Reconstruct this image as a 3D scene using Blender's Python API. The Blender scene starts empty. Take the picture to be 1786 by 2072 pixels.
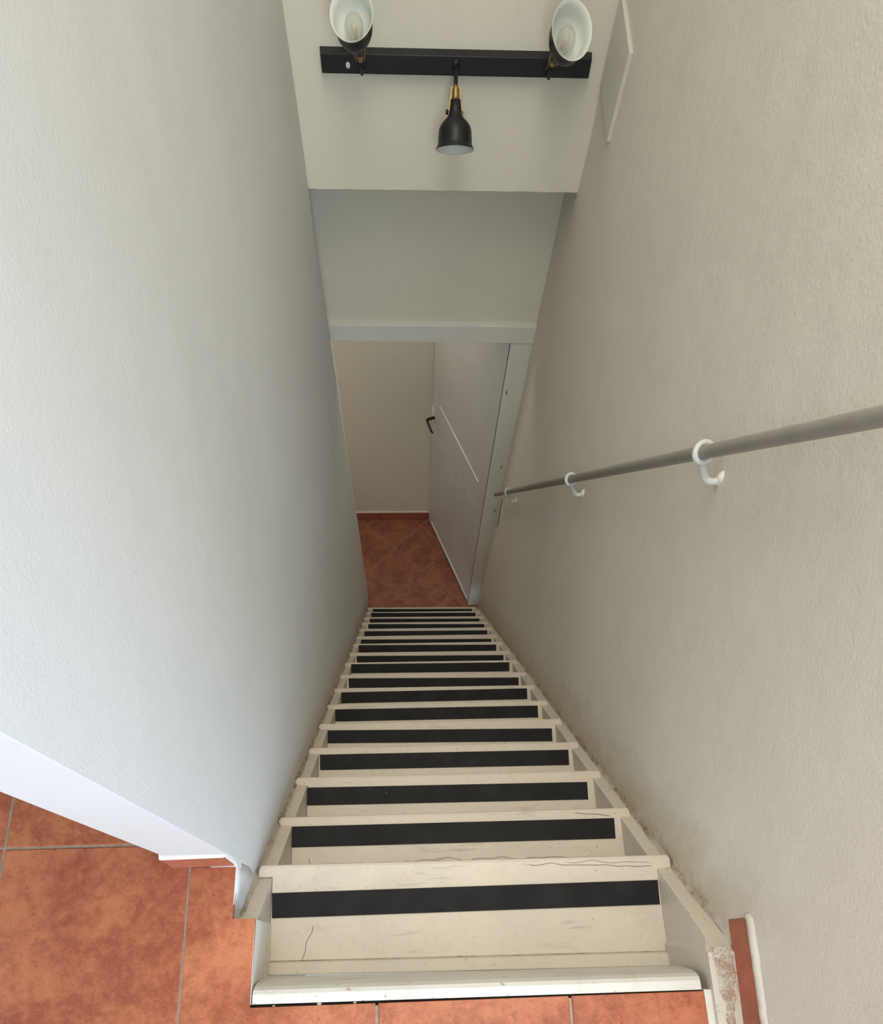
import bpy, bmesh, math, random
from mathutils import Vector, Matrix, noise
random.seed(7)
S = bpy.context.scene
COL = S.collection

# ------------------------------------------------------------------ camera
cam_d = bpy.data.cameras.new('camera'); cam = bpy.data.objects.new('camera', cam_d); COL.objects.link(cam)
cam_d.sensor_fit = 'AUTO'; cam_d.sensor_width = 36.0
cam_d.lens = 1186.97 * 36.0 / 2072
cam_d.shift_x = (893 - 881.14) / 2072
cam_d.shift_y = (1600.0 - 1036) / 2072
cam_d.clip_start = 0.02
rt = Vector((0.99902206, -0.03356679, 0.02877839)); dn = Vector((-0.0244888, -0.96199891, -0.27195292)); fw = Vector((0.03681337, 0.27098221, -0.96188015))
m = Matrix((rt, -dn, -fw)).transposed().to_4x4(); m.translation = Vector((0.3293103, -0.1863927, 1.2232891))
cam.matrix_world = m
S.camera = cam

# ------------------------------------------------------------------ light and exposure
w = bpy.data.worlds.new('sky'); S.world = w; w.use_nodes = True
w.node_tree.nodes['Background'].inputs[0].default_value = (0.75, 0.87, 1.0, 1)
w.node_tree.nodes['Background'].inputs[1].default_value = 1.0
def area(name, loc, aim, sx, sy, watt, col):
    d = bpy.data.lights.new(name, 'AREA'); d.shape = 'RECTANGLE'; d.size = sx; d.size_y = sy; d.energy = watt; d.color = col
    o = bpy.data.objects.new(name, d); COL.objects.link(o); o.location = loc
    o.rotation_euler = (Vector(aim) - Vector(loc)).to_track_quat('-Z', 'Y').to_euler()
    return o
area('window_daylight', (1.2, -2.55, 1.75), (1.2, 0, 1.6), 1.7, 1.4, 62, (0.75, 0.88, 1.0))
area('window_daylight', (2.27, -1.35, 1.55), (0, -0.9, 1.3), 1.3, 1.3, 48, (0.38, 0.61, 1.0))
area('window_daylight', (-2.95, -0.9, 1.6), (0, -0.9, 1.5), 1.6, 1.4, 14, (0.84, 0.92, 1.0))
area('overhead_fill', (0.45, 0.70, 2.74), (0.45, 0.70, 0), 0.8, 2.2, 23, (1.0, 0.94, 0.81))  # fill lamp added under the closed ceiling to light walls and treads evenly
area('window_daylight', (-1.35, 3.0, -1.6), (0.5, 3.0, -2.0), 0.7, 1.1, 2.8, (1.0, 0.93, 0.84))
area('lower_hall_fanlight', (0.35, 3.44, -0.86), (0.4, 1.6, -2.2), 0.7, 0.35, 4.2, (1.0, 0.96, 0.88))
S.view_settings.view_transform = 'Standard'; S.view_settings.look = 'None'
S.view_settings.gamma = 1.0; S.view_settings.use_curve_mapping = False
S.view_settings.exposure = 0.17

# ------------------------------------------------------------------ materials
def mat(name):
    mm = bpy.data.materials.new(name); mm.use_nodes = True
    nt = mm.node_tree; b = nt.nodes['Principled BSDF']
    return mm, nt, b
def nd(nt, t, **kw):
    n = nt.nodes.new(t)
    for k, v in kw.items():
        if k.startswith('i_'):
            key = k[2:]; n.inputs[int(key) if key.isdigit() else key].default_value = v
        else: setattr(n, k, v)
    return n
def L(nt, a, b): nt.links.new(a, b)
def pos(nt): return nd(nt, 'ShaderNodeNewGeometry').outputs['Position']
def noi(nt, scale, detail=3, rough=.55, vec=None, dist=0):
    n = nd(nt, 'ShaderNodeTexNoise'); n.inputs['Scale'].default_value = scale; n.inputs['Detail'].default_value = detail
    n.inputs['Roughness'].default_value = rough; n.inputs['Distortion'].default_value = dist
    L(nt, vec if vec is not None else pos(nt), n.inputs['Vector']); return n.outputs['Fac']
def mth(nt, op, a, b=None, c=None):
    n = nd(nt, 'ShaderNodeMath', operation=op)
    for i, v in enumerate((a, b, c)):
        if v is None: continue
        if isinstance(v, (int, float)): n.inputs[i].default_value = v
        else: L(nt, v, n.inputs[i])
    return n.outputs[0]
def rng(nt, v, a, b, c=0., d=1.):
    n = nd(nt, 'ShaderNodeMapRange'); n.clamp = True
    for i, q in enumerate((a, b, c, d)): n.inputs[i + 1].default_value = q
    L(nt, v, n.inputs[0]); return n.outputs[0]
def mix(nt, f, a, b):
    n = nd(nt, 'ShaderNodeMix', data_type='RGBA')
    for i, v in ((0, f), (6, a), (7, b)):
        if isinstance(v, (int, float)): n.inputs[i].default_value = v
        elif isinstance(v, tuple): n.inputs[i].default_value = v + (1,)
        else: L(nt, v, n.inputs[i])
    return n.outputs[2]
def bump(nt, b, h, strength, dist):
    n = nd(nt, 'ShaderNodeBump'); n.inputs['Strength'].default_value = strength; n.inputs['Distance'].default_value = dist
    L(nt, h, n.inputs['Height']); L(nt, n.outputs[0], b.inputs['Normal'])
def scaled(nt, sx, sy, sz):
    n = nd(nt, 'ShaderNodeVectorMath', operation='MULTIPLY'); n.inputs[1].default_value = (sx, sy, sz); L(nt, pos(nt), n.inputs[0]); return n.outputs[0]

def plaster(name, base, stain=0.0, grain=0.5, y0=-.19, y1=-.11):
    mm, nt, b = mat(name)
    b.inputs['Roughness'].default_value = 0.62; b.inputs['Specular IOR Level'].default_value = 0.35
    big = noi(nt, 2.2, 4)
    col = mix(nt, rng(nt, big, .35, .7), base, tuple(c * .955 for c in base))
    sm = noi(nt, 900, 2)
    col = mix(nt, mth(nt, 'MULTIPLY', rng(nt, sm, .3, .8), .10), col, tuple(c * .8 for c in base))
    if stain:
        sp = nd(nt, 'ShaderNodeSeparateXYZ'); L(nt, pos(nt), sp.inputs[0])
        h = mth(nt, 'ADD', sp.outputs[2], mth(nt, 'MULTIPLY', sp.outputs[1], 1.153))   # height above the line of nosings
        n1 = noi(nt, 9, 5, .65); n2 = noi(nt, 45, 4, .7)
        hh = mth(nt, 'ADD', h, mth(nt, 'MULTIPLY', mth(nt, 'SUBTRACT', n1, .5), .28))
        yy = rng(nt, sp.outputs[1], y0, y1); f = mth(nt, 'MULTIPLY', rng(nt, hh, .20, .02), yy)
        col = mix(nt, mth(nt, 'MULTIPLY', f, .80 * stain), col, (0.56, 0.47, 0.335))
        f2 = mth(nt, 'MULTIPLY', mth(nt, 'MULTIPLY', rng(nt, h, .03, -.02), yy), rng(nt, n2, .42, .66))
        col = mix(nt, mth(nt, 'MULTIPLY', f2, .8 * stain), col, (0.27, 0.19, 0.13))
    L(nt, col, b.inputs['Base Color'])
    g = mth(nt, 'ADD', mth(nt, 'MULTIPLY', noi(nt, 210, 3, .5), 1.0), mth(nt, 'MULTIPLY', noi(nt, 22, 3), 2.2))
    bump(nt, b, g, grain, .0009)
    return mm
M = {}
M['wall'] = plaster('wall_paint', (0.86, 0.82, 0.705), 0, .35)
M['wall_r'] = plaster('wall_paint_stained', (0.80, 0.755, 0.675), 1.0, 1.0)
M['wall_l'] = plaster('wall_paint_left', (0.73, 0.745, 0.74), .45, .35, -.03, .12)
M['trimw'] = plaster('frame_paint', (0.84, 0.83, 0.775), 0, .2)

def woodpaint(name, base, wear, rough=.42):
    mm, nt, b = mat(name)
    b.inputs['Roughness'].default_value = rough
    big = noi(nt, 5, 4, .6)
    col = mix(nt, rng(nt, big, .35, .68), base, (base[0] * .93, base[1] * .93, base[2] * .96))
    spk = noi(nt, 95, 3, .6)
    col = mix(nt, mth(nt, 'MULTIPLY', rng(nt, spk, .66, .74), .75 * wear), col, (0.22, 0.19, 0.15))
    gr = noi(nt, 60, 4, .7, scaled(nt, .12, 1, 1))
    patch = rng(nt, noi(nt, 4.3, 2), .52, .66)
    col = mix(nt, mth(nt, 'MULTIPLY', mth(nt, 'MULTIPLY', rng(nt, gr, .56, .66), patch), .5 * wear), col, (0.36, 0.33, 0.28))
    gm = mth(nt, 'MULTIPLY', rng(nt, noi(nt, 11, 5, .7), .50, .72), rng(nt, noi(nt, 160, 3, .7), .35, .65))
    col = mix(nt, mth(nt, 'MULTIPLY', gm, .38 * wear), col, (0.40, 0.345, 0.26))
    L(nt, col, b.inputs['Base Color'])
    bump(nt, b, mth(nt, 'ADD', gr, noi(nt, 30, 2)), .25, .0012)
    return mm
M['cream'] = woodpaint('tread_paint', (0.75, 0.66, 0.545), 1.0)
M['string'] = woodpaint('stringer_paint', (0.68, 0.62, 0.51), .8, .5)
M['nose'] = woodpaint('landing_board_paint', (0.76, 0.73, 0.65), 1.2, .4)
M['door'] = woodpaint('door_paint', (0.66, 0.66, 0.64), .25, .4)

def plain(name, col, rough=.5, metal=0., bmp=0, bscale=200, var=.0):
    mm, nt, b = mat(name); b.inputs['Roughness'].default_value = rough; b.inputs['Metallic'].default_value = metal
    c = mix(nt, rng(nt, noi(nt, bscale * .3, 3), .3, .7), col, tuple(max(0, q * (1 - var)) for q in col))
    L(nt, c, b.inputs['Base Color'])
    if bmp: bump(nt, b, noi(nt, bscale, 3), bmp, .001)
    return mm
# anti-slip strips: black with pale scuffs
mm, nt, b = mat('black_strip'); b.inputs['Roughness'].default_value = .62; b.inputs['Specular IOR Level'].default_value = .28
c = mix(nt, rng(nt, noi(nt, 14, 4), .4, .75), (0.0075, 0.0075, 0.009), (0.017, 0.017, 0.019))
c = mix(nt, rng(nt, noi(nt, 120, 2), .77, .80), c, (0.35, 0.34, 0.32)); L(nt, c, b.inputs['Base Color'])
bump(nt, b, noi(nt, 700, 2), .4, .0006); M['tape'] = mm
# terracotta tiles
def terracotta(name, light, dark):
    mm, nt, b = mat(name)
    oi = nd(nt, 'ShaderNodeObjectInfo').outputs['Random']
    sh = nd(nt, 'ShaderNodeVectorMath', operation='ADD'); L(nt, pos(nt), sh.inputs[0])
    cb = nd(nt, 'ShaderNodeCombineXYZ'); L(nt, mth(nt, 'MULTIPLY', oi, 40), cb.inputs[2]); L(nt, cb.outputs[0], sh.inputs[1])
    v = sh.outputs[0]
    a = noi(nt, 7, 6, .62, v, .6); a2 = noi(nt, 55, 5, .7, v, .3); a3 = noi(nt, 260, 3, .6, v)
    f = mth(nt, 'ADD', mth(nt, 'MULTIPLY', a, .62), mth(nt, 'MULTIPLY', a2, .38))
    lt = mix(nt, oi, light, (light[0], light[1] * .84, light[2] * .98))
    c = mix(nt, rng(nt, f, .41, .595), dark, lt)
    c = mix(nt, mth(nt, 'MULTIPLY', rng(nt, a3, .60, .72), .45), c, tuple(q * 1.5 for q in light))
    c = mix(nt, mth(nt, 'MULTIPLY', rng(nt, noi(nt, 120, 4, .7, v), .58, .68), .5), c, tuple(q * .62 for q in dark))
    L(nt, c, b.inputs['Base Color']); b.inputs['Roughness'].default_value = .42
    bump(nt, b, mth(nt, 'ADD', a2, mth(nt, 'MULTIPLY', a3, .5)), .35, .0015)
    return mm
M['tile'] = terracotta('terracotta', (0.52, 0.192, 0.078), (0.31, 0.074, 0.034))
M['tile_low'] = terracotta('terracotta_dimmed', (0.42, 0.165, 0.085), (0.24, 0.075, 0.040))  # same tile as upstairs, with the lower hall's dimness put into the colour
M['tile_sk'] = terracotta('terracotta_skirting', (0.46, 0.155, 0.085), (0.34, 0.10, 0.055))
M['grout'] = plain('grout', (0.42, 0.31, 0.235), .9, 0, .4, 300, .25)
M['black'] = plain('black_enamel', (0.005, 0.005, 0.008), .42, 0, 0, 100, .2)
M['brass'] = plain('brass', (0.46, 0.32, 0.13), .42, .85, 0, 100, .2)
M['liner'] = plain('white_enamel', (0.80, 0.83, 0.78), .45)
M['rail'] = plain('grey_rail_paint', (0.33, 0.31, 0.275), .45, 0, .15, 60, .12)
M['bracket'] = plain('white_bracket_paint', (0.72, 0.73, 0.70), .4, 0, .15, 80, .08)
M['dark'] = plain('dark_gap', (0.012, 0.010, 0.010), .9)
M['iron'] = plain('dark_iron', (0.03, 0.022, 0.02), .4, .6)
M['chip'] = plain('tan_plaster', (0.40, 0.31, 0.19), .9, 0, .6, 120, .4)
M['crumb'] = plain('crumb_white', (0.8, 0.77, 0.7), .9)
M['panel'] = plaster('panel_paint', (0.74, 0.715, 0.65), 0, .15)
# broken, peeling plaster
mm, nt, b = mat('broken_plaster'); b.inputs['Roughness'].default_value = .9
a = noi(nt, 42, 6, .75, None, .5); a2 = noi(nt, 220, 4, .7)
c = mix(nt, rng(nt, a, .42, .56), (0.70, 0.63, 0.54), (0.52, 0.37, 0.27))
c = mix(nt, mth(nt, 'MULTIPLY', rng(nt, a2, .54, .64), .8), c, (0.30, 0.19, 0.13))
c = mix(nt, mth(nt, 'MULTIPLY', rng(nt, a2, .42, .34), .8), c, (0.78, 0.72, 0.64))
L(nt, c, b.inputs['Base Color']); bump(nt, b, mth(nt, 'ADD', a, a2), .9, .004); M['broken'] = mm
# joint filler / dirty seam
mm, nt, b = mat('dirty_seam'); b.inputs['Roughness'].default_value = .9
a = noi(nt, 60, 5, .7); a2 = noi(nt, 8, 3)
c = mix(nt, rng(nt, a, .40, .60), (0.47, 0.385, 0.28), (0.22, 0.155, 0.10))
c = mix(nt, rng(nt, a2, .45, .62), c, (0.52, 0.45, 0.345)); L(nt, c, b.inputs['Base Color'])
bump(nt, b, a, .8, .003); M['seam'] = mm
# bulb glass
mm, nt, b = mat('bulb_glass'); b.inputs['Base Color'].default_value = (.66, .64, .55, 1); b.inputs['Roughness'].default_value = .08; b.inputs['Alpha'].default_value = .38; b.inputs['IOR'].default_value = 1.5; M['glass'] = mm
M['filament'] = plain('filament_support', (0.78, 0.66, 0.48), .5)

# ------------------------------------------------------------------ helpers
def mesh_obj(name, verts, faces, material, parent=None, smooth=False, bevel=0, seg=2):
    o0 = Vector(parent.get('org', (0, 0, 0))) if parent else Vector((0, 0, 0))
    me = bpy.data.meshes.new(name)
    bm = bmesh.new()
    vs = [bm.verts.new(Vector(v) - o0) for v in verts]
    for f in faces:
        try: bm.faces.new([vs[i] for i in f])
        except ValueError: pass
    bmesh.ops.recalc_face_normals(bm, faces=bm.faces)
    if bevel: bmesh.ops.bevel(bm, geom=list(bm.edges), offset=bevel, segments=seg, profile=.5, affect='EDGES', clamp_overlap=True)
    bm.to_mesh(me); bm.free()
    me.materials.append(material)
    if smooth:
        for p in me.polygons: p.use_smooth = True
    o = bpy.data.objects.new(name, me); COL.objects.link(o)
    if parent: o.parent = parent
    o['org'] = tuple(o0)
    return o
def thing(name, loc, label=None, cat=None, group=None):
    o = bpy.data.objects.new(name, None); COL.objects.link(o); o.location = loc; o['org'] = tuple(loc); o.empty_display_size = .05
    tag(o, label, cat, group); return o
def tag(o, label=None, cat=None, group=None, kind=None):
    if label: o['label'] = label
    if cat: o['category'] = cat
    if group: o['group'] = group
    if kind: o['kind'] = kind
    return o
def struct(o, label, cat=None):
    o['kind'] = 'structure'; o['label'] = label; o['category'] = cat or o.name.split('_')[0]
    return o
HF = [(0, 1, 2, 3), (4, 7, 6, 5), (0, 4, 5, 1), (1, 5, 6, 2), (2, 6, 7, 3), (3, 7, 4, 0)]
def hexa(name, b4, t4, material, parent=None, bevel=0, seg=2): return mesh_obj(name, list(b4) + list(t4), HF, material, parent, False, bevel, seg)
def boxv(x0, x1, y0, y1, z0, z1):
    return [(x0, y0, z0), (x1, y0, z0), (x1, y1, z0), (x0, y1, z0), (x0, y0, z1), (x1, y0, z1), (x1, y1, z1), (x0, y1, z1)]
def box(name, x0, x1, y0, y1, z0, z1, material, parent=None, bevel=0, seg=2):
    return mesh_obj(name, boxv(x0, x1, y0, y1, z0, z1), HF, material, parent, False, bevel, seg)
def multi(name, boxes, material, parent=None):
    V = []; F = []
    for bx in boxes:
        n = len(V); V += boxv(*bx); F += [tuple(i + n for i in f) for f in HF]
    return mesh_obj(name, V, F, material, parent)
def prism(name, poly, z0, z1, material, parent=None, ch=.0016):
    n = len(poly); c = Vector((sum(p[0] for p in poly) / n, sum(p[1] for p in poly) / n))
    def inset(p):
        d = c - Vector(p); l = max(d.length, 1e-6); return Vector(p) + d / l * min(ch * 1.4, l * .3)
    V = [(p[0], p[1], z0) for p in poly] + [(p[0], p[1], z1 - ch) for p in poly] + [(*inset(p), z1) for p in poly]
    F = [tuple(range(n))[::-1], tuple(range(2 * n, 3 * n))]
    for r in (0, 1):
        for i in range(n):
            j = (i + 1) % n; F.append((r * n + i, r * n + j, r * n + n + j, r * n + n + i))
    return mesh_obj(name, V, F, material, parent)
def tube(name, path, rad, material, parent=None, n=12, closed=False, smooth=True, cap=True):
    path = [Vector(p) for p in path]; V = []; F = []; N = len(path)
    up = Vector((0, 0, 1)); prev = None
    for i, p in enumerate(path):
        a = path[(i - 1) % N] if (closed or i > 0) else p; b_ = path[(i + 1) % N] if (closed or i < N - 1) else p
        t = (b_ - a).normalized()
        if prev is None:
            u = t.cross(up)
            if u.length < .1: u = t.cross(Vector((1, 0, 0)))
            u.normalize()
        else: u = (prev - t * prev.dot(t)).normalized()
        prev = u; v = t.cross(u)
        r = rad[i] if isinstance(rad, (list, tuple)) else rad
        for k in range(n):
            an = 2 * math.pi * k / n; V.append(p + (u * math.cos(an) + v * math.sin(an)) * r)
    for i in range(N if closed else N - 1):
        j = (i + 1) % N
        for k in range(n):
            k2 = (k + 1) % n; F.append((i * n + k, i * n + k2, j * n + k2, j * n + k))
    if not closed and cap: F += [tuple(range(n)), tuple(range((N - 1) * n, N * n))]
    return mesh_obj(name, V, F, material, parent, smooth)
def lathe(name, prof, org, axis, material, parent=None, n=40, smooth=True, cap0=False, cap1=False):
    axis = Vector(axis).normalized(); org = Vector(org)
    u = axis.cross(Vector((0, 0, 1)))
    if u.length < .05: u = axis.cross(Vector((1, 0, 0)))
    u.normalize(); v = axis.cross(u); V = []; F = []
    for s, r in prof:
        for k in range(n):
            an = 2 * math.pi * k / n; V.append(org + axis * s + (u * math.cos(an) + v * math.sin(an)) * r)
    for i in range(len(prof) - 1):
        for k in range(n):
            k2 = (k + 1) % n; F.append((i * n + k, i * n + k2, (i + 1) * n + k2, (i + 1) * n + k))
    if cap0: F.append(tuple(range(n)))
    if cap1: F.append(tuple(range((len(prof) - 1) * n, len(prof) * n)))
    return mesh_obj(name, V, F, material, parent, smooth)
def clip(poly, nx, ny, c):            # keep nx*x + ny*y <= c
    out = []
    for i in range(len(poly)):
        a, b_ = poly[i], poly[(i + 1) % len(poly)]
        da = nx * a[0] + ny * a[1] - c; db = nx * b_[0] + ny * b_[1] - c
        if da <= 0: out.append(a)
        if da * db < 0:
            t = da / (da - db); out.append((a[0] + (b_[0] - a[0]) * t, a[1] + (b_[1] - a[1]) * t))
    return out
def nz(x, y, z, s): return noise.noise(Vector((x, y, z)) * s)

# ------------------------------------------------------------------ dimensions
G, R, Z0, BZ, W = 0.15455, 0.17818, 0.1885, -3.0566, 0.86
def xR(y, z): return .875 + .038 * y + .027 * z
def hst(y, z): return z + R / G * y
def xL(y, z):
    h = hst(y, z); a = -.003 + .018 * max(0., min(1., h / .09))
    if y > 2.40: t = min(1, (y - 2.40) / .05); a = a * (1 - t) + (-.016) * t
    return a
TOP = 2.75

# ------------------------------------------------------------------ walls
def wallgrid(name, fx, ys, zs, back, material, wob=.0012):
    V = []; F = []; ny, nzc = len(ys), len(zs)
    for y in ys:
        for z in zs: V.append((fx(y, z) + wob * nz(0, y, z, 9), y, z))
    for i in range(ny - 1):
        for j in range(nzc - 1): F.append((i * nzc + j, (i + 1) * nzc + j, (i + 1) * nzc + j + 1, i * nzc + j + 1))
    n0 = len(V)
    for y in ys:
        for z in (zs[0], zs[-1]): V.append((back, y, z))
    for i in range(ny - 1):
        a, b_ = n0 + 2 * i, n0 + 2 * i + 2
        F.append((a, b_, b_ + 1, a + 1))
        F.append((i * nzc, (i + 1) * nzc, b_, a)); F.append((i * nzc + nzc - 1, (i + 1) * nzc + nzc - 1, b_ + 1, a + 1))
    F.append(tuple(range(nzc)) + (n0 + 1, n0)); q = (ny - 1) * nzc
    F.append(tuple(range(q, q + nzc)) + (n0 + 2 * ny - 1, n0 + 2 * ny - 2))
    return V, F
def lin(a, b_, n): return [a + (b_ - a) * i / (n - 1) for i in range(n)]
V1, F1 = wallgrid('', xL, [-.012, -.010, -.005] + lin(0, 2.38, 100) + [2.40, 2.42, 2.45, 2.5, 2.63], lin(BZ - .1, Z0 - .0005, 110) + lin(Z0 + .04, TOP, 60), -.088, None)
V2, F2 = wallgrid('', xL, lin(-.34, -.012, 14), lin(-.6, Z0 - .0005, 30), -.03, None)
n1 = len(V1); wl = mesh_obj('wall_left', V1 + V2, F1 + [tuple(i + n1 for i in f) for f in F2], M['wall_l'], None, False)
for p in wl.data.polygons: p.use_smooth = len(p.vertices) == 4 and abs(p.normal.x) > .9
struct(wl, 'white painted plaster partition along the left side of the stairs')
V1, F1 = wallgrid('', xR, lin(-.45, 2.64, 120), lin(BZ - .1, TOP, 140), 1.16, None, .0016)
wr = mesh_obj('wall_right', V1, F1, M['wall_r'], None, False)
for p in wr.data.polygons: p.use_smooth = len(p.vertices) == 4 and abs(p.normal.x) > .9
struct(wr, 'warm white rough plaster wall along the right side, carrying the handrail')
# bulkhead carrying the lamp: slightly ragged lower edge
xs = lin(xL(2.39, 0) - .02, 1.05, 60); V = []; F = []
for i, x in enumerate(xs):
    zb = -.190 + .0022 * nz(x, 0, 0, 22) + .001 * nz(x, 3, 0, 90)
    V += [(x, 2.400, zb + .005), (x, 2.404, zb), (x, 2.75, zb), (x, 2.75, TOP), (x, 2.400, TOP)]
for i in range(len(xs) - 1):
    for k in range(5): F.append((i * 5 + k, i * 5 + (k + 1) % 5, i * 5 + 5 + (k + 1) % 5, i * 5 + 5 + k))
F += [(0, 1, 2, 3, 4), tuple((len(xs) - 1) * 5 + k for k in range(5))]
struct(mesh_obj('wall_front_upper', V, F, M['wall']), 'white bulkhead wall above the stairs that carries the black lamp')
# wall over and beside the door at the bottom
DY = 2.633
struct(multi('wall_front_lower', [(-1.45, 1.25, DY, DY + .11, -.803, -.18), (-1.45, -.055, DY + .001, DY + .11, BZ, -.803), (.965, 1.25, DY, DY + .11, BZ, -.803)], M['wall']), 'white plaster wall over the doorway at the bottom of the stairs')
struct(box('wall_back_lower', -1.45, 1.25, 3.484, 3.60, BZ - .1, -.5, M['wall']), 'grey-white plaster wall behind the open door at the bottom')
struct(box('wall_left_lower', -1.55, -1.45, DY, 3.6, BZ - .1, -.5, M['wall']), 'white wall at the left end of the lower hall')
struct(box('wall_right_lower', 1.16, 1.26, DY + .1, 3.6, BZ - .1, -.5, M['wall']), 'white wall at the right end of the lower hall')
struct(box('ceiling_lower', -1.55, 1.26, DY + .1, 3.6, -.6, -.5, M['wall']), 'white ceiling of the lower hall')
# upper room shell (out of frame, gives the daylight its room)
struct(multi('wall_rear', [(-3.1, .35, -2.75, -2.6, 0, TOP), (2.05, 2.4, -2.75, -2.6, 0, TOP), (.35, 2.05, -2.75, -2.6, 0, 1.05), (.35, 2.05, -2.75, -2.6, 2.45, TOP)], M['wall']), 'white wall behind the viewer with a window opening')
struct(multi('wall_west', [(-3.15, -3.0, -2.75, -1.7, 0, TOP), (-3.15, -3.0, -.1, 3.3, 0, TOP), (-3.15, -3.0, -1.7, -.1, 0, .9), (-3.15, -3.0, -1.7, -.1, 2.3, TOP)], M['wall']), 'white far left wall of the upper room with a window opening')
struct(multi('wall_east', [(2.3, 2.4, -2.75, -2.0, 0, TOP), (2.3, 2.4, -.7, -.35, 0, TOP), (2.3, 2.4, -2.0, -.7, 0, .9), (2.3, 2.4, -2.0, -.7, 2.2, TOP), (1.16, 2.4, -.45, -.35, 0, TOP)], M['wall']), 'white wall to the right behind the stairwell')
struct(box('wall_north', -3.1, -.1, 3.2, 3.3, 0, TOP, M['wall']), 'white end wall of the upper room beyond the partition')
struct(box('ceiling', -3.15, 2.4, -2.75, 3.3, TOP, TOP + .1, M['wall']), 'white ceiling of the upper room')

# ------------------------------------------------------------------ upper floor
ZS = Z0 - .009
slab = multi('floor_upper', [(-3.0, -.087, -2.6, 3.2, ZS - .2, ZS + .0065), (-.087, .010, -2.6, -.013, ZS - .002, ZS + .0065), (.010, .875, -2.6, -.262, ZS - .2, ZS + .0065), (.875, 2.3, -2.6, -.45, ZS - .2, ZS + .0065)], M['grout'])
struct(slab, 'upper landing floor of large terracotta tiles')
T = .3237; XJ = -.0648; YJ = .0195; jw = .0025
holes = None
for i in range(-5, 6):
    for j in range(-5, 5):
        x0 = XJ + i * T + jw; x1 = XJ + (i + 1) * T - jw; y0 = YJ + (j - 1) * T + jw - (.014 if j <= 0 else 0); y1 = YJ + j * T - jw - (.014 if j < 0 else 0)
        if x0 < -1.7 or y0 < -1.65 or y1 > 1.4 or (j == 0 and x0 > .85): continue
        polys = []
        base = [(x0, y0), (x1, y0), (x1, y1), (x0, y1)]
        if x1 <= -.085 : polys.append(base)
        elif i == -1:      # straddles the partition line
            if j <= 0: polys.append(base)
            else: polys.append(clip(base, 1, 0, -.090))
        elif i == 0 and j == 0:
            # cut around stairwell: behind the landing board, beside it and up to the partition end
            polys.append([(x0, y0), (x1, y0), (x1, -.2585), (.0505, -.2585), (.0515, -.1145), (.0135, -.1135), (.0145, -.0245), (x0, -.0245)])
        elif j == 0:
            q = clip(base, 0, 1, -.2585)
            q = clip(q, 1, 0, .812 if True else 9)
            if len(q) > 2: polys.append(q)
        elif j < 0:
            q = clip(base, 0, 1, -.452 if x1 > .85 else 9); q = clip(q, 1, 0, .812) if (j == -1 and i == 2) else q; polys.append(q)
        for q in polys:
            if len(q) < 3: continue
            if i == 0 and j == 0:
                dz = 0
                n = len(q); V = [(a, b_, ZS) for a, b_ in q] + [(a, b_, Z0) for a, b_ in q]
                F = [tuple(range(n))[::-1], tuple(range(n, 2 * n))] + [(k, (k + 1) % n, n + (k + 1) % n, n + k) for k in range(n)]
                mesh_obj('tile', V, F, M['tile'], slab)
            else: prism('tile', q, ZS, Z0 + random.uniform(-.0006, .0004), M['tile'], slab)
# skirting at the end of the partition: terracotta, capped with white
def skirt(name, label): o = thing(name, (0, 0, Z0)); o['kind'] = 'structure'; o['label'] = label; o['category'] = 'baseboard'; return o
sk = skirt('baseboard_partition', 'short terracotta skirting tile at the foot of the white partition end')
hexa('tile', [(-.094, -.0240, Z0), (.0115, -.0225, Z0), (.0125, -.0062, Z0), (-.094, -.0062, Z0)],
     [(-.095, -.0165, Z0 + .050), (.0085, -.0150, Z0 + .048), (.0110, -.0062, Z0 + .050), (-.095, -.0062, Z0 + .050)], M['tile_sk'], sk)
hexa('plaster_cap', [(-.097, -.0185, Z0 + .0502), (.0085, -.0165, Z0 + .0482), (.0120, -.0062, Z0 + .0502), (-.097, -.0062, Z0 + .0502)],
     [(-.097, -.0165, Z0 + .055), (.0085, -.0150, Z0 + .053), (.0125, -.0058, Z0 + .060), (-.097, -.0058, Z0 + .058)], M['trimw'], sk, .001, 1)
hexa('plaster_corner', [(.0110, -.0235, Z0 - .03), (.0155, -.0235, Z0 - .03), (.0155, -.0050, Z0 - .03), (.0110, -.0050, Z0 - .03)],
     [(.0085, -.0150, Z0 + .050), (.0120, -.0150, Z0 + .050), (.0158, -.0050, Z0 + .056), (.0100, -.0050, Z0 + .056)], M['wall_l'], sk, .001, 1)
# skirting along the right wall of the landing
sk = skirt('baseboard_right', 'terracotta skirting tiles along the right wall beside the stairwell head')
for k, (a, b_) in enumerate([(-.142, -.449)]):
    hexa('tile', [(xR(a, .19) - .0035, a, Z0 + .003), (xR(a, 0) + .02, a, Z0 + .003), (xR(b_, 0) + .02, b_, Z0 + .003), (xR(b_, .19) - .0035, b_, Z0 + .003)],
         [(xR(a, .25) - .0025, a, Z0 + .056), (xR(a, .25) + .02, a, Z0 + .056), (xR(b_, .25) + .02, b_, Z0 + .060), (xR(b_, .25) - .0025, b_, Z0 + .060)], M['tile_sk'], sk, .001, 1)
V = []; F = []; ys = lin(-.136, -.449, 60)
for i, y in enumerate(ys):
    zt = Z0 + .0565 + .004 * min(1, (-.142 - y) / .3) if y < -.142 else Z0 + .053; wv = .0015 * nz(0, y, 0, 60)
    V += [(xR(y, .25) - .0035 + wv * .5, y, zt), (xR(y, .25) - .0035 + wv, y, zt + .006 + wv), (xR(y, .25) + .002, y, zt + .020 + wv * 2), (xR(y, .25) + .004, y, zt)]
for i in range(len(ys) - 1):
    for k in range(4): F.append((i * 4 + k, i * 4 + (k + 1) % 4, i * 4 + 4 + (k + 1) % 4, i * 4 + 4 + k))
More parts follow.
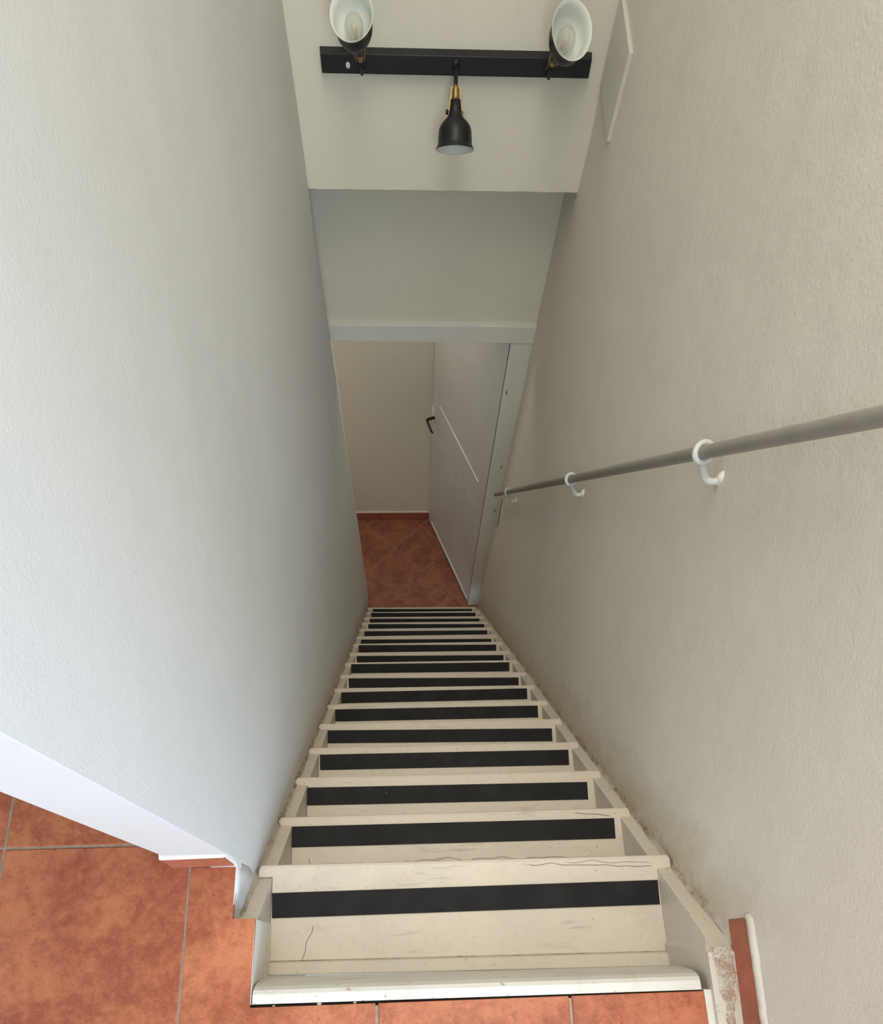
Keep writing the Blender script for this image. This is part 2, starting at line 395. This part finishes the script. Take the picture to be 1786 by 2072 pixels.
F += [(0, 1, 2, 3), tuple((len(ys) - 1) * 4 + k for k in range(4))]
mesh_obj('plaster_cap', V, F, M['wall_r'], sk, True)

# ------------------------------------------------------------------ lower floor
fl = box('floor_lower', -1.45, 1.16, 2.30, 3.484, BZ - .12, BZ - .0015, M['grout'])
struct(fl, 'lower hall floor of diagonally laid terracotta tiles')
s_, th = .32364, .78438; bx, by = -.01581, 2.96364
for i in range(-5, 6):
    for j in range(-5, 6):
        def P(a, b_): return (bx + (a + b_) * s_ * math.cos(th), by + (-a + b_) * s_ * math.sin(th))
        e = .0062
        q = [P(i + e, j + e), P(i + 1 - e, j + e), P(i + 1 - e, j + 1 - e), P(i + e, j + 1 - e)]
        for c_ in ((0, 1, 3.472), (0, -1, -2.47), (1, 0, 1.15), (-1, 0, 1.44)):
            q = clip(q, *c_)
            if len(q) < 3: break
        if len(q) >= 3: prism('tile', q, BZ - .01, BZ, M['tile_low'], fl, .001)
sk = thing('baseboard_lower', (0, 3.48, BZ)); sk['kind'] = 'structure'; sk['label'] = 'terracotta skirting tiles under the far wall of the lower hall'; sk['category'] = 'baseboard'
jx = [-1.44, -1.095, -.774, -.453, .130 - .323, .130, .452, .775, 1.098]
for a, b_ in zip(jx[:-1], jx[1:]):
    box('tile', a + .002, b_ - .002, 3.474, 3.485, BZ, BZ + .086, M['tile_sk'], sk, .001, 1)
box('grout_line', -1.44, 1.15, 3.4745, 3.486, BZ + .086, BZ + .091, M['trimw'], sk)

# ------------------------------------------------------------------ staircase
st = thing('staircase', (0.43, 0, BZ), 'steep straight staircase of cream painted wooden steps with black strips', 'staircase')
PI = math.pi
nose = [(0.005, 0.008, .868, .006), (.0, -.002, .862, .0), (0, 0, .8605, 0), (.0, -.002, .860, -.001), (0, -.002, .861, 0), (0, -.002, .862, -.002), (0, -.002, .859, -.003), (0, -.002, .864, -.004),
        (-.001, 0, .864, -.001), (0, 0, .864, -.003), (0, 0, .861, 0), (0, -.001, .858, -.001), (0, .003, .860, .001), (0, .004, .858, .001), (0, .004, .862, 0), (0, .006, .86, .002), (0, .006, .86, .001)]
tape = {1: (.034, -.0515, .835, -.0485, .0505), 2: (.030, -.028, .821, -.028, .051), 3: (.032, -.033, .819, -.036, .051), 4: (.036, -.028, .825, -.030, .051), 5: (.032, -.030, .824, -.040, .048),
        6: (.030, -.027, .822, -.027, .050), 7: (.030, -.025, .824, -.022, .050), 8: (.041, -.025, .827, -.036, .048), 9: (.032, -.013, .822, -.017, .049), 10: (.041, -.025, .827, -.033, .05),
        11: (.034, -.013, .821, -.023, .05), 12: (.030, -.028, .823, -.036, .05), 13: (.036, -.019, .828, -.025, .05), 14: (.046, -.012, .835, -.024, .05), 15: (.041, -.013, .830, -.024, .05),
        16: (.038, -.006, .827, -.016, .05), 17: (.040, -.012, .823, -.022, .05)}
XI0, XI1 = .0335, .8370
for k in range(17):
    y, z = G * k, -R * k
    xl, yl, xr, yr = nose[k]; xl = max(xl, -.001)
    th_ = .029; nd_ = .026                   # thickness, depth of the wide nosing over the stringers
    # plan outline of the tread: wide nosing in front, narrower board behind
    pl = [(xl, y + yl - nd_), (xl, y + yl - .006), (xl + .004, y + yl), (xr - .004, y + yr), (xr, y + yr - .006), (xr - .001, y + yr - nd_ - .002), (XI1 + .0005, y + yr - nd_ - .006), (XI1, y - .196), (XI0, y - .196), (XI0, y + yl - nd_)]
    # rounded front edge in section: build layers
    V = []; F = []; n = len(pl)
    lay = [(-th_, .005), (-th_ + .006, .0), (-.008, .0), (-.002, .0025), (0, .008)]
    for dz, inn in lay:
        for q, (a, b_) in enumerate(pl):
            f = 1 if 1 <= q <= 4 else 0
            V.append((a, b_ - inn * f, z + dz + (.0007 * nz(a * 3, b_, z, 8) if dz == 0 else 0)))
    F.append(tuple(range(n))[::-1]); F.append(tuple(range((len(lay) - 1) * n, len(lay) * n)))
    for r_ in range(len(lay) - 1):
        for q in range(n): F.append((r_ * n + q, r_ * n + (q + 1) % n, r_ * n + n + (q + 1) % n, r_ * n + n + q))
    t = mesh_obj('tread', V, F, M['cream'], st)
    a, ya, b_, yb, wd = tape[k + 1]
    strip = hexa('anti_slip_strip', [(a + .002, y + ya - wd, z + .0004), (b_ - .002, y + yb - wd, z + .0004), (b_, y + yb, z + .0004), (a, y + ya, z + .0004)],
                 [(a + .002, y + ya - wd, z + .0024), (b_ - .002, y + yb - wd, z + .0024), (b_, y + yb, z + .0024), (a, y + ya, z + .0024)], M['tape'], t)
    tag(strip, 'black anti-slip strip')
    if k:   # riser behind, under the previous nosing
        box('riser', XI0, XI1, y - .214, y - .196, z - .02, z + R - .0305, M['string'], st, .001, 1)
# strip moulding and riser at the top step, then the landing board with its rounded edge
hexa('moulding', [(XI0 + .0005, -.213, .0), (XI1 + .006, -.222, .0), (XI1 + .006, -.193, .0), (XI0 + .0005, -.186, .0)],
     [(XI0 + .0005, -.2125, .013), (XI1 + .006, -.2215, .013), (XI1 + .006, -.196, .011), (XI0 + .0005, -.189, .011)], M['string'], st, .0025, 2)
tag(hexa('contact_line', [(XI0, -.190, .0002), (XI1, -.197, .0002), (XI1, -.1918, .0002), (XI0, -.1848, .0002)],  # thin darker line where moulding and tread meet
         [(XI0, -.190, .0010), (XI1, -.197, .0010), (XI1, -.1918, .0006), (XI0, -.1848, .0006)], M['seam'], st), 'thin dark line in front of the moulding')
sec = [(-.214, .0), (-.2145, .035), (-.217, .10), (-.221, .15), (-.226, .174), (-.2315, .1835), (-.238, .1865), (-.2535, .1865), (-.2535, .10), (-.2535, -.02), (-.216, -.02)]
V = []; F = []; n = len(sec)
for e in (0, 1):
    for yy, zz in sec:
        t = max(0, min(1, zz / .18)); x = (XI0 + (.0535 - XI0) * t) if e == 0 else (XI1 + .004 + (.8085 - XI1 - .004) * t)
        V.append((x, yy - (.003 + .004 * (1 - t)) * e, zz))
F = [tuple(range(n)), tuple(range(n, 2 * n))] + [(q, (q + 1) % n, n + (q + 1) % n, n + q) for q in range(n)]
mesh_obj('landing_board', V, F, M['nose'], st)
tag(box('shadow_gap', .051, .812, -.2605, -.2535, .12, .180, M['dark'], st), 'dark gap behind the landing board')
# stringers: side profile along the pitch
def stringer(x0b, x1b, ztop_flat, y_end, low=.30):
    c = -.0285; sl = R / G; yb = 2.60
    ztop = lambda y: min(ztop_flat, c - sl * y)
    ys = [y_end] + ([(c - ztop_flat) / sl] if (c - ztop_flat) / sl > y_end else []) + lin(max(y_end, (c - ztop_flat) / sl) + .005, 2.46, 140)
    V = []; F = []
    for y in ys:
        wv = .0012 * nz(x0b * 5, y, 0, 14)
        V += [(x0b, y, ztop(y) - low), (x1b, y, ztop(y) - low), (x1b + wv, y, ztop(y) + wv), (x0b + wv, y, ztop(y) + wv)]
    for i in range(len(ys) - 1):
        for k in range(4): F.append((i * 4 + k, i * 4 + (k + 1) % 4, i * 4 + 4 + (k + 1) % 4, i * 4 + 4 + k))
    F += [(0, 1, 2, 3), tuple((len(ys) - 1) * 4 + k for k in range(4))]
    return V, F
V, F = stringer(-.012, .0325, .102, -.113)
mesh_obj('stringer', V, F, M['string'], st)
# left upper cheek, leaning out from the tread up to the landing edge
hexa('cheek_board', [(.0, -.2535, -.05), (.031, -.2535, -.05), (.031, -.1135, -.05), (.0, -.1135, -.05)],
     [(.0, -.2535, Z0 - .001), (.0515, -.2535, Z0 - .001), (.0515, -.1145, Z0 - .001), (.0, -.1145, Z0 - .001)], M['nose'], st)
V, F = stringer(.8375, .885, .198, -.449)
for i, v in enumerate(V):
    x, y, z = v
    if x > .86 : V[i] = (xR(y, z) + .003, y, z)
    elif y < -.19 and z > .1: V[i] = (.8235, y, z)
mesh_obj('stringer', V, F, M['string'], st)
# small filler fillet between landing tile edge and right stringer
box('edge_filler', .8118, .826, -.449, -.2565, .10, Z0 - .001, M['nose'], st)

# broken plaster lying on top of the right stringer
def rough_ribbon(name, pts, width, height, material, parent, n=7, seed=0, jag=.35):
    """pts: list of (centre, side unit vector, up unit vector)"""
    V = []; F = []
    for i, (c_, sd, up) in enumerate(pts):
        taper = min(1, i / 4, (len(pts) - 1 - i) / 4) if len(pts) > 8 else 1
        for k in range(n):
            u = (k / (n - 1) - .5) * 2
            jj = 1 + jag * nz(c_.x, c_.y * 2, c_.z + seed + (3 if u > 0 else 0), 35)
            h = height * (1 - u * u) * (.6 + .8 * abs(nz(c_.x + u, c_.y, c_.z + seed, 90))) * taper
            V.append(c_ + sd * (u * width * .5 * jj * (.25 + .75 * taper)) + up * (h + .0003))
    for i in range(len(pts) - 1):
        for k in range(n - 1): F.append((i * n + k, i * n + k + 1, i * n + n + k + 1, i * n + n + k))
    return mesh_obj(name, V, F, material, parent, True)
X, Y_, Z_ = Vector((1, 0, 0)), Vector((0, 1, 0)), Vector((0, 0, 1))
def br(y):
    t = (-.19 - y) / .19
    cx = .8475 + .003 * math.sin(t * 6) if t < .55 else .8455 + .001 * math.sin(t * 9)
    return cx
V = []; F = []; N = 90; n = 17
for i in range(N):
    y = -.188 - .175 * i / (N - 1); t = i / (N - 1)
    hw = (.0165 if t < .42 else .0165 - .0095 * min(1, (t - .42) / .1)) * (1 + .25 * nz(0, y, 0, 90)) * (1 if t < .8 else max(.05, (1 - t) / .2))
    cx = br(y)
    for k in range(n):
        u = (k / (n - 1) - .5) * 2; x = cx + u * hw + .0012 * nz(y, u, 1, 80)
        V.append((x, y, .1982 + .0032 * max(0, 1 - u ** 4) * (.3 + .9 * abs(nz(x, y, 0, 170))) ))
for i in range(N - 1):
    for k in range(n - 1): F.append((i * n + k, i * n + k + 1, i * n + n + k + 1, i * n + n + k))
tag(mesh_obj('broken_plaster', V, F, M['broken'], st, False), 'patch of crumbling pinkish plaster on the right stringer top')
# dirty seams where stringers meet the walls
sld = Vector((0, G, -R)).normalized(); upn = Vector((0, R, G)).normalized()
def seam(side):
    V = []; F = []; N = 420
    for i in range(N):
        y = -.17 + 2.60 * i / N if side > 0 else -.105 + 2.54 * i / N
        z = -.0285 - R / G * y; j = nz(side, y, 0, 24); j2 = nz(side, y, 5, 70)
        if side > 0:
            xw = xR(y, z); P_ = [(xw - .006 - .003 * j - .002 * j2, .0005), (xw - .004 - .003 * j, .0016 + .0012 * j2), (xw - .0015, .004 + .002 * j2), (xw + .0008, .011 + .004 * j)]
        else:
            xw = -.001; P_ = [(xw + .0055 + .002 * j, .0006), (xw + .0035, .003 + .002 * j2), (xw + .002, .006 + .003 * j), (xw - .002, .012)]
        tp = min(1, i / 14); P_ = [(xw + (x - xw) * tp if side > 0 else x, h * tp) for x, h in P_]
        for x, h in P_: V.append((x, y + upn.y * h, z + upn.z * h))
    for i in range(N - 1):
        for k in range(3): F.append((i * 4 + k, i * 4 + k + 1, i * 4 + 5 + k, i * 4 + 4 + k))
    return V, F
V, F = seam(1); tag(mesh_obj('plaster_seam', V, F, M['seam'], st, True), 'cracked brown seam between right stringer and wall')
V, F = seam(-1); tag(mesh_obj('plaster_seam', V, F, M['seam'], st, True), 'dirty seam between left stringer and wall')
# cracks in the paint of the upper treads
def crack(pts, wd, tread):
    V = []; F = []
    for i, (x, y, z) in enumerate(pts):
        e = wd * (1 if 0 < i < len(pts) - 1 else .2)
        d = Vector(pts[min(i + 1, len(pts) - 1)]) - Vector(pts[max(i - 1, 0)]); s = Vector((-d.y, d.x, 0)).normalized() * e
        V += [(x - s.x, y - s.y, z + .0008), (x + s.x, y + s.y, z + .0008)]
    for i in range(len(pts) - 1): F.append((2 * i, 2 * i + 1, 2 * i + 3, 2 * i + 2))
    return mesh_obj('crack', V, F, M['dark'], tread)
trs = [o for o in bpy.data.objects if o.name.startswith('tread')]
trs.sort(key=lambda o: o.name)
def wig(a, b_, n, am, z, sd=0): return [(a[0] + (b_[0] - a[0]) * i / n, a[1] + (b_[1] - a[1]) * i / n + am * nz(i * .31 + sd, sd, 0, 1), z) for i in range(n + 1)]
def wigx(a, b_, n, am, z, sd=0): return [(a[0] + (b_[0] - a[0]) * i / n + am * nz(i * .31 + sd, sd, 0, 1), a[1] + (b_[1] - a[1]) * i / n, z) for i in range(n + 1)]
crack(wigx((.118, -.118), (.098, -.19), 10, .006, 0), .0004, trs[0])
crack(wig((.56, -.007), (.83, -.019), 24, .006, 0.0, 4), .0004, trs[0])
crack(wig((.64, -.004), (.82, -.010), 14, .005, 0.0, 9), .0003, trs[0])
crack(wig((.30, G - .117), (.70, G - .121), 30, .012, -R, 2), .0004, trs[1])
crack(wig((.72, G - .012), (.815, G - .021), 8, .002, -R, 3), .0006, trs[1])
crack(wigx((.074, G - .105), (.076, G - .123), 6, .004, -R, 3), .0005, trs[1])

# ------------------------------------------------------------------ door frame and door at the bottom
tr = hexa('trim_header', [(-.028, DY - .018, -.872), (.957, DY - .018, -.882), (.957, DY + .11, -.882), (-.028, DY + .11, -.872)],
          [(-.028, DY - .018, -.798), (.957, DY - .018, -.803), (.957, DY + .11, -.803), (-.028, DY + .11, -.798)], M['trimw'], None, .003, 2)
struct(tr, 'white painted wooden header across the top of the doorway', 'trim')
zt = -.874
tr = hexa('trim_right', [(.8135, DY - .012, BZ), (xR(DY, BZ) + .004, DY - .012, BZ), (xR(DY, BZ) + .004, DY + .11, BZ), (.8135, DY + .03, BZ)],
          [(.8455, DY - .012, zt), (xR(DY, zt) + .004, DY - .012, zt), (xR(DY, zt) + .004, DY + .11, zt), (.8455, DY + .03, zt)], M['trimw'], None, .002, 2)
struct(tr, 'white painted right jamb of the doorway, chipped at its edge', 'trim')
tr = hexa('trim_left', [(-.055, DY - .03, BZ), (-.014, DY - .03, BZ), (-.014, DY + .11, BZ), (-.055, DY + .11, BZ)],
          [(-.055, DY - .03, zt), (-.020, DY - .03, zt), (-.020, DY + .11, zt), (-.055, DY + .11, zt)], M['trimw'], None, .002, 2)
struct(tr, 'white painted left jamb of the doorway at the stair foot', 'trim')
# strip of nail holes and chips on the right jamb
for q in ((.90, -1.62), (.905, -1.98), (.862, -1.14)):
    x, z = q
    mesh_obj('chip', [(x - .006, DY - .0126, z), (x, DY - .0128, z + .02), (x + .005, DY - .0126, z - .003), (x + .001, DY - .0127, z - .018)], [(0, 1, 2, 3)], M['chip'], bpy.data.objects['trim_right'])

dr = thing('door_1', (.81, DY, BZ)); dr['kind'] = 'structure'; dr['label'] = 'white panelled door standing open at the bottom of the stairs'; dr['category'] = 'door'
H0 = Vector((.8110, DY + .004, BZ + .012)); H1 = Vector((.8435, DY + .004, BZ + 2.17))
E0 = Vector((.515, 3.470, BZ + .012)); E1 = Vector((.534, 3.470, BZ + 2.17))
nrm = (E0 - H0).cross(Z_).normalized()
if nrm.x > 0: nrm = -nrm
def DP(t, z, o=0):               # t: 0 hinge .. 1 free edge, z: metres above floor, o: out of the visible face
    s = (z - .012) / 2.158; a = H0.lerp(H1, s); b_ = E0.lerp(E1, s); return a.lerp(b_, t) + nrm * o
def dbox(name, t0, t1, z0, z1, o0, o1, material, parent, bevel=0):
    return hexa(name, [DP(t0, z0, o0), DP(t1, z0, o0), DP(t1, z0, o1), DP(t0, z0, o1)], [DP(t0, z1, o0), DP(t1, z1, o0), DP(t1, z1, o1), DP(t0, z1, o1)], material, parent, bevel)
dbox('panel', .06, .94, .03, 2.14, -.030, -.0015, M['door'], dr)
dbox('stile', 0, .125, .012, 2.17, -.036, 0, M['door'], dr, .002)
dbox('stile', .875, 1, .012, 2.17, -.036, 0, M['door'], dr, .002)
dbox('rail', .125, .875, .985, 1.185, -.0355, -.0005, M['door'], dr, .002)
dbox('rail', .125, .875, .012, .05, -.0355, -.0005, M['door'], dr, .002)
dbox('rail', .125, .875, 2.03, 2.17, -.0355, -.0005, M['door'], dr, .002)
dbox('moulding', .125, .875, 1.185, 1.197, -.012, .002, M['liner'], dr, .002)
dbox('moulding', .125, .875, .975, .985, -.012, .0, M['door'], dr, .002)
dbox('moulding', .02, .93, .045, .058, -.012, .007, M['liner'], dr, .002)
dbox('mullion', .50, .52, .05, .975, -.012, -.0005, M['door'], dr, .0005)
dbox('lock_plate', .955, 1.012, .995, 1.10, -.030, .004, M['trimw'], dr, .002)
hd = tube('door_handle', [DP(.958, 1.045, .002), DP(.958, 1.045, .030), DP(.958, 1.045, .052), DP(.950, 1.045, .058), DP(.925, 1.040, .060), DP(.86, 1.025, .058), DP(.845, 1.022, .052)], [.010, .009, .009, .009, .0075, .0065, .006], M['iron'], dr)
tag(hd, 'dark metal lever handle')
# dark gap between door and jamb
tag(hexa('hinge_gap', [(.8112, DY + .001, BZ), (.8136, DY + .001, BZ), (.8136, DY + .05, BZ), (.8112, DY + .05, BZ)],
      [(.843, DY + .001, zt), (.846, DY + .001, zt), (.846, DY + .05, zt), (.843, DY + .05, zt)], M['dark'], dr), 'dark gap along the hinges')

# ------------------------------------------------------------------ handrail
rl = thing('handrail', (.865, 1.4, -.45), 'slim grey painted handrail held by three white hook brackets on the right wall', 'handrail')
A = Vector((.8575, .375 - .95 * G / R * R, .725 + 0)) ; p1 = Vector((.8585, .355, .745)); p2 = Vector((.8715, 2.500, -1.705))
dr_ = (p2 - p1).normalized(); p0 = p1 - dr_ * .75
tube('rail', [p0, p1, p2], .0115, M['rail'], rl, 20)
lathe('end_knob', [(0, .0115), (.003, .0135), (.010, .0135), (.014, .011), (.015, .004)], p2, dr_, M['rail'], rl, 16, cap1=True)
def on_rail(y): return p1 + dr_ * ((y - p1.y) / dr_.y)
for yb, sc_ in ((.662, 1), (1.292, 1), (2.180, .85)):
    c_ = on_rail(yb)
    u = dr_.cross(X).normalized(); v = dr_.cross(u).normalized()
    br_ = tube('bracket', [c_ + (u * math.cos(a) + v * math.sin(a)) * .0155 for a in [2 * PI * k / 24 for k in range(24)]], .0054, M['bracket'], rl, 10, True)
    xw = xR(c_.y, c_.z - .06)
    xw = xR(c_.y, c_.z - .05); we = Vector((xw, c_.y - .018, c_.z - .042))
    pts = [c_ + Vector((.004, -.001, -.016)), c_ + Vector((.0095, -.002, -.027)), c_ + Vector((.0175, -.007, -.040)), c_ + Vector((.024, -.012, -.049)), we + Vector((-.015, -.002, -.007)), we + Vector((.006, 0, 0))]
    # smooth the hook
    sm = []
    for i in range(len(pts) - 1):
        for q in range(4): sm.append(pts[i].lerp(pts[i + 1], q / 4))
    sm.append(pts[-1])
    for _ in range(3): sm = [sm[0]] + [(sm[i - 1] + sm[i] * 2 + sm[i + 1]) / 4 for i in range(1, len(sm) - 1)] + [sm[-1]]
    tube('hook', sm, .0066, M['bracket'], br_, 10)
    # blob of filler where it enters the wall
    V = []; F = []; n = 14; ctr = we
    for i, (s, r) in enumerate([(-.001, .0115), (.003, .0095), (.007, .0072), (.008, .003)]):
        for k in range(n):
            a = 2 * PI * k / n; rr = r * (1 + .35 * nz(math.cos(a), math.sin(a), yb * 3 + i * .3, 1.6)); V.append(ctr + Vector((-s, rr * math.cos(a), rr * 1.35 * math.sin(a))))
    for i in range(3):
        for k in range(n): F.append((i * n + k, i * n + (k + 1) % n, i * n + n + (k + 1) % n, i * n + n + k))
    F.append(tuple(range(3 * n, 4 * n)))
    mesh_obj('filler', V, F, M['trimw'], br_, True)
# peeled sliver of plaster below the rail end
V = []; F = []
zz = lin(-1.765, -1.99, 14)
for i, z in enumerate(zz):
    y = 2.515 + .012 * math.sin(i * .5) - .012 * i / 13; hw = (.010 if i > 4 else .006) * math.sin(PI * (i + .4) / 13.9) + .001; x = xR(y, z) - .002
    V += [(x, y - hw, z), (x - .003, y, z), (x, y + hw, z)]
for i in range(13): F += [(i * 3, i * 3 + 1, i * 3 + 4, i * 3 + 3), (i * 3 + 1, i * 3 + 2, i * 3 + 5, i * 3 + 4)]
tag(mesh_obj('plaster_chip', V, F, M['chip'], wr), 'tan sliver where paint has peeled')

# ------------------------------------------------------------------ cover panel on the right wall
def WP(y, z, o): return (xR(y, z) - o, y, z)
pn = hexa('cover_panel', [WP(2.122, .086, -.004), WP(2.385, .086, -.004), WP(2.385, .086, .010), WP(2.122, .086, .010)],
          [WP(2.122, .266, -.004), WP(2.385, .266, -.004), WP(2.385, .266, .010), WP(2.122, .266, .010)], M['panel'], None, .0015, 2)
tag(pn, 'flat white cover panel on the right wall beside the lamp', 'panel')

# ------------------------------------------------------------------ three-headed lamp on the bulkhead
lp = thing('wall_spotlight', (.508, 2.40, .105), 'black three-headed spotlight bar with brass joints on the bulkhead', 'lamp')
bar = hexa('mounting_bar', [(.107, 2.372, .106), (.914, 2.372, .106), (.916, 2.4005, .104), (.105, 2.4005, .104)],
           [(.107, 2.376, .146), (.914, 2.376, .146), (.916, 2.4005, .150), (.105, 2.4005, .150)], M['black'], lp, .002, 2)
lathe('screw', [(0, .0065), (.003, .0065), (.0042, .004)], (.186, 2.373, .124), (0, -1, 0), M['liner'], bar, 16, cap1=True)
lathe('screw', [(0, .005), (.003, .005), (.0042, .003)], (.508, 2.373, .137), (0, -1, 0), M['black'], bar, 16, cap1=True)
heads = [((.227, 2.32, .157), (.213, 2.254, .269), (.228, 2.372, .123), 'left spot head, its white inside turned up to the stairs'),
         ((.506, 2.32, .110), (.506, 2.2408, .0034), (.508, 2.372, .130), 'middle spot head, hanging down from the bar'),
         ((.785, 2.32, .157), (.812, 2.238, .256), (.784, 2.372, .121), 'right spot head, its white inside turned up to the stairs')]
for hi, (J, C, B, lab) in enumerate(heads):
    J, C, B = Vector(J), Vector(C), Vector(B); ax = (C - J).normalized(); Lh = (C - J).length
    prof = [(.030, .0165), (.050, .0175), (.058, .0195), (.066, .026), (.074, .0375), (.083, .0465), (.092, .0505), (.110, .0525), (.122, .0535), (.1265, .056), (Lh - .0015, .0595), (Lh, .0600), (Lh + .0004, .0585)]
    sh = lathe('lamp_shade', [(.030, .002)] + prof, J, ax, M['black'], lp, 48); tag(sh, lab)
    lathe('shade_lining', [(Lh + .0006, .0597), (Lh + .0002, .0578), (Lh - .004, .0550), (.122, .0518), (.110, .0508), (.092, .0488), (.084, .0448), (.076, .036), (.068, .024), (.064, .002)], J, ax, M['liner'], sh, 48)
    # brass fork and neck
    side = ax.cross(X).normalized() if abs(ax.x) < .9 else Y_
    side = X - ax * X.dot(ax); side.normalize(); oth = ax.cross(side)
    lathe('brass_neck', [(.0, .004), (.001, .0075), (.010, .0085), (.020, .0105), (.030, .0115), (.031, .003)], J, ax, M['brass'], sh, 20)
    for s in (-1, 1):
        tube('brass_loop', [J + ax * .006 + side * s * .006, J + ax * .012 + side * s * .013, J + ax * .020 + side * s * .0165, J + ax * .036 + side * s * .0185, J + ax * .050 + side * s * .0195, J + ax * .058 + side * s * .024], .0019, M['brass'], sh, 8)
        f0 = J + side * s * .0105
        hexa('brass_fork', [f0 + ax * .004 - oth * .006, f0 + ax * .052 - oth * .005 + side * s * .008, f0 + ax * .052 + oth * .005 + side * s * .008, f0 + ax * .004 + oth * .006],
             [f0 + ax * .004 - oth * .006 + side * s * .003, f0 + ax * .052 - oth * .005 + side * s * .0105, f0 + ax * .052 + oth * .005 + side * s * .0105, f0 + ax * .004 + oth * .006 + side * s * .003], M['brass'], sh)
    lathe('knob', [(0, .003), (.001, .0055), (.006, .0055), (.008, .003)], J + ax * .054 - side * .022, -side, M['black'], sh, 14, cap1=True)
    # black arm from the bar to the joint
    mid = B.lerp(J, .55) + Vector((0, -.008, -.010 if hi == 1 else -.018))
    path = [B + Vector((0, .002, 0)), B.lerp(mid, .6), mid, mid.lerp(J, .6), J + ax * .004]
    tube('lamp_arm', path, .0052 if hi != 1 else .0058, M['black'], lp, 14)
    lathe('arm_collar', [(0, .011), (.004, .011), (.006, .006)], B, (0, -1, 0), M['black'], lp, 18, cap1=True)
    # bulb
    bc = J + ax * .096; br_ = .0262 if hi != 1 else .022
    prof = [(-.032, .0125), (-.026, .0130), (-.019, .0165)] + [(-math.cos(a) * br_, math.sin(a) * br_) for a in [PI * (.22 + .78 * q / 14) for q in range(15)]]
    prof = [(s, max(r, .0002)) for s, r in prof if True]
    bl = lathe('bulb', prof, bc, ax, M['glass'], sh, 32)
    lathe('bulb_cap', [(-.045, .0125), (-.031, .0128), (-.030, .006)], bc, ax, M['liner'], sh, 20)
    lathe('bulb_core', [(-.030, .007), (-.012, .006), (-.004, .0085), (.006, .0085), (.010, .003)], bc, ax, M['filament'], sh, 16, cap1=True)

# ------------------------------------------------------------------ crumbs at the landing edge
def crumb(x, y, r, lab):
    V = []; F = []; bm = bmesh.new(); bmesh.ops.create_icosphere(bm, subdivisions=2, radius=r)
    for v in bm.verts:
        d = 1 + .35 * nz(v.co.x + x, v.co.y, v.co.z, 1 / r * .8); v.co = Vector((v.co.x * d * 1.25, v.co.y * d * .8, v.co.z * d * .6))
    me = bpy.data.meshes.new('plaster_crumb'); bm.to_mesh(me); bm.free(); me.materials.append(M['crumb'])
    o = bpy.data.objects.new('plaster_crumb', me); COL.objects.link(o); o.location = (x, y, .180 + r * .8)
    tag(o, lab, 'crumb', 'plaster crumbs behind the landing board')
crumb(.163, -.2568, .0032, 'largest white plaster crumb in the gap behind the landing board')
crumb(.222, -.2566, .0022, 'small pale plaster crumb in the landing gap, rightmost of three')
crumb(.088, -.2572, .0018, 'tiny plaster crumb in the landing gap nearest the left cheek')
